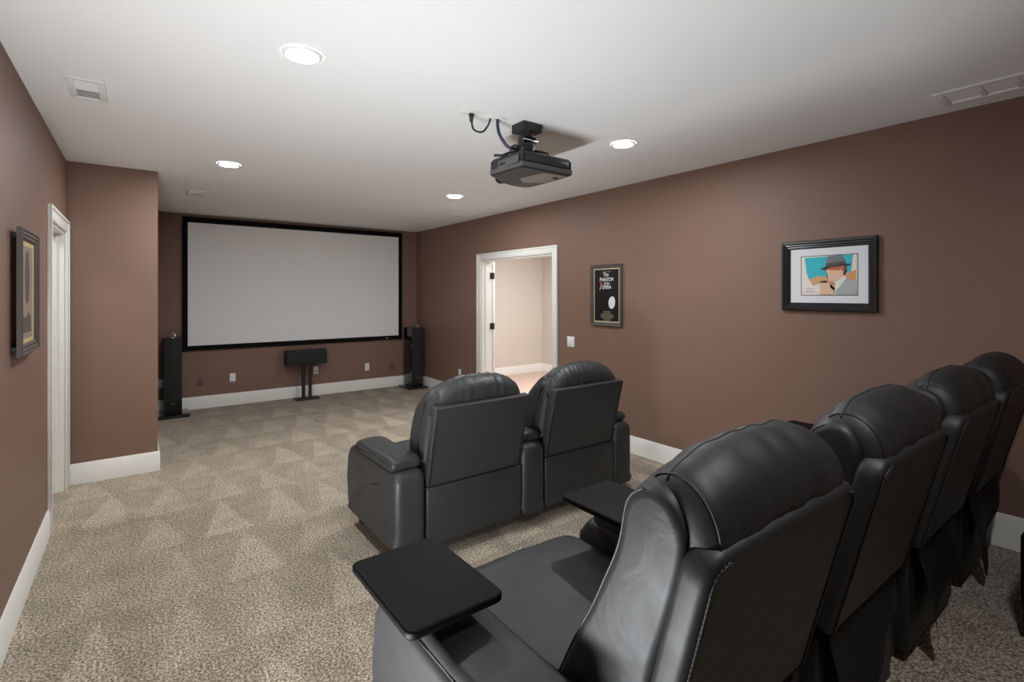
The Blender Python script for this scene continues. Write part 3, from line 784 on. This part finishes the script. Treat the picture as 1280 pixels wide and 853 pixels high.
flat('pale_oval', pb, ell(.075, -.075, .044, .064, 24, -.15), ty, 'print_white')
for k, wv in enumerate((.05, .045, .075, .088, .098, .085, .06, .04)):
    flat('credit_line', pb, rectp(-wv+.01, wv+.01, -.168-k*.0125-.0022, -.168-k*.0125+.0022), ty, 'print_gold')
flat('credit_line', pb, rectp(-.06, .06, .240, .245), ty, 'print_gold')
# man in a hat
C('sky_teal', 60, 190, 205); C('paper_warm', 238, 230, 222); C('hill_tan', 214, 170, 120); C('hill_orange', 222, 160, 100); C('hat_grey', 120, 125, 130)
C('hat_band', 92, 84, 90); C('hat_dark', 52, 52, 60); C('skin_light', 236, 196, 166); C('skin_shade', 196, 108, 72); C('hair_brown', 78, 50, 40); C('jacket_grey', 176, 184, 186); C('shirt', 240, 236, 224); C('print_edge', 70, 50, 52); C('ink', 130, 120, 120); C('cuff', 212, 150, 110)
bp = thing('framed_picture', 'wide black framed colour print of a man in grey hat, white mat', 'picture', (XR, 1.480, 1.690), R90)
W, H = .605, .502
frame(bp, W, H, .056, .032, 'frame_black', ((0, .75), (.08, .9), (.3, .95), (.45, .7), (.6, .75), (.72, .5), (.85, .55), (1, .3)))
flat('mat_board', bp, rectp(-W/2+.05, W/2-.05, -H/2+.05, H/2-.05), .005, 'mat_white')
px0, px1, pz0, pz1 = -W/2+.22*W, -W/2+.80*W, H/2-.775*H, H/2-.229*H
flat('print_edge', bp, rectp(px0-.005, px1+.005, pz0-.005, pz1+.005), .0056, 'print_edge')
pp_ = flat('print_paper', bp, rectp(px0, px1, pz0, pz1), .0062, 'paper_warm')
def pc(pts): return [(px0+u*(px1-px0), pz1-v*(pz1-pz0)) for u, v in pts]
def art(name, pts, m, k): return flat(name, pp_, pc(pts), .0068+k*.0004, m, .0003)
art('painted_sky', [(.06, .03), (.93, .0), (.90, .42), (.60, .55), (.30, .56), (.14, .60), (.09, .40)], 'sky_teal', 0)
art('painted_hill', [(.14, .60), (.33, .50), (.52, .56), (.52, .72), (.34, .70), (.22, .76)], 'hill_tan', 1)
art('painted_hill', [(.80, .48), (.98, .38), (.98, .66), (.82, .62)], 'hill_orange', 1)
art('painted_jacket', [(.80, .56), (.90, .62), (.99, .68), (.99, .995), (.62, .995), (.66, .80)], 'jacket_grey', 2)
art('painted_shirt', [(.78, .56), (.82, .58), (.70, .80), (.62, .90), (.60, .76)], 'shirt', 3)
art('painted_hair', [(.70, .25), (.82, .27), (.83, .42), (.79, .52), (.72, .48)], 'hair_brown', 3)
art('painted_face', [(.455, .27), (.74, .25), (.79, .34), (.76, .50), (.66, .64), (.56, .66), (.49, .60), (.50, .53), (.475, .49), (.49, .45), (.455, .41), (.475, .35)], 'skin_light', 4)
art('painted_shade', [(.455, .27), (.74, .25), (.72, .38), (.60, .38), (.47, .355)], 'skin_shade', 5)
art('painted_ear', [(.73, .30), (.79, .28), (.80, .36), (.76, .42), (.735, .38)], 'skin_shade', 6)
art('painted_crown', [(.455, .22), (.475, .08), (.52, .01), (.74, .0), (.79, .10), (.81, .22), (.64, .25), (.48, .30)], 'hat_grey', 6)
art('painted_band', [(.455, .22), (.48, .20), (.64, .17), (.80, .15), (.81, .24), (.64, .25), (.47, .30)], 'hat_band', 7)
art('painted_brim', [(.35, .35), (.44, .28), (.60, .255), (.78, .22), (.91, .23), (.86, .27), (.74, .28), (.56, .29), (.45, .355)], 'hat_dark', 8)
art('painted_hand', [(.35, .74), (.42, .68), (.52, .70), (.62, .84), (.60, .99), (.35, .99)], 'skin_light', 5)
art('painted_cuff', [(.52, .64), (.62, .70), (.62, .90), (.54, .82)], 'cuff', 5)
art('painted_glove', [(.33, .70), (.37, .65), (.46, .63), (.49, .69), (.45, .70), (.40, .68)], 'hair_brown', 7)
for k, (a, c) in enumerate(((.08, .26), (.10, .22), (.04, .30))):
    art('faint_line', [(a, .83+k*.05), (c, .83+k*.05), (c, .838+k*.05), (a, .838+k*.05)], 'ink', 2)
# sepia print on the left wall
C('sepia_paper', 150, 132, 118); C('sepia_dark', 92, 78, 70)
lp = thing('framed_print', 'tall narrow framed sepia print with gold mat on left wall', 'picture', (XL+.022, 3.45, 1.566), PI/2)
W, H = .49, .605
frame(lp, W, H, .052, .022, 'frame_antique', ((0, .8), (.1, 1), (.3, .7), (.45, .9), (.6, .6), (.8, .7), (1, .35)))
flat('gold_mat', lp, rectp(-W/2+.045, W/2-.045, -H/2+.045, H/2-.045), .005, C('mat_gold', 206, 178, 128))
sp_ = flat('sepia_sheet', lp, rectp(-W/2+.085, W/2-.10, -H/2+.075, H/2-.075), .0060, 'sepia_paper')
bx('hanging_wire_bumper', 'matte_black', lp, -.2, .2, .0, .0215, -.28, -.26)
bx('hanging_wire_bumper', 'matte_black', lp, -.2, .2, .0, .0215, .26, .28)
flat('sepia_figure', sp_, [(-.06, -.02), (-.02, -.06), (.04, -.04), (.06, .08), (.03, .20), (-.04, .20), (-.07, .10)], .0066, 'sepia_dark')
flat('sepia_ground', sp_, [(-.12, -.20), (.10, -.20), (.09, -.12), (.02, -.10), (-.05, -.13), (-.12, -.11)], .0066, 'sepia_dark')

# ------------------------------------------------------------------ black cabinet behind the riser row
sw = thing('subwoofer', 'black box standing on the riser carpet behind the back row', 'speaker', (3.098, .204, RZ+.0005))
bx('cabinet', 'gloss_black', sw, -.21, .21, -.19, .19, .02, .43, .02, 4)
for sx_ in (-1, 1):
    for sy_ in (-1, 1):
        bx('foot', 'matte_black', sw, sx_*.16-.02, sx_*.16+.02, sy_*.14-.02, sy_*.14+.02, 0, .0195)
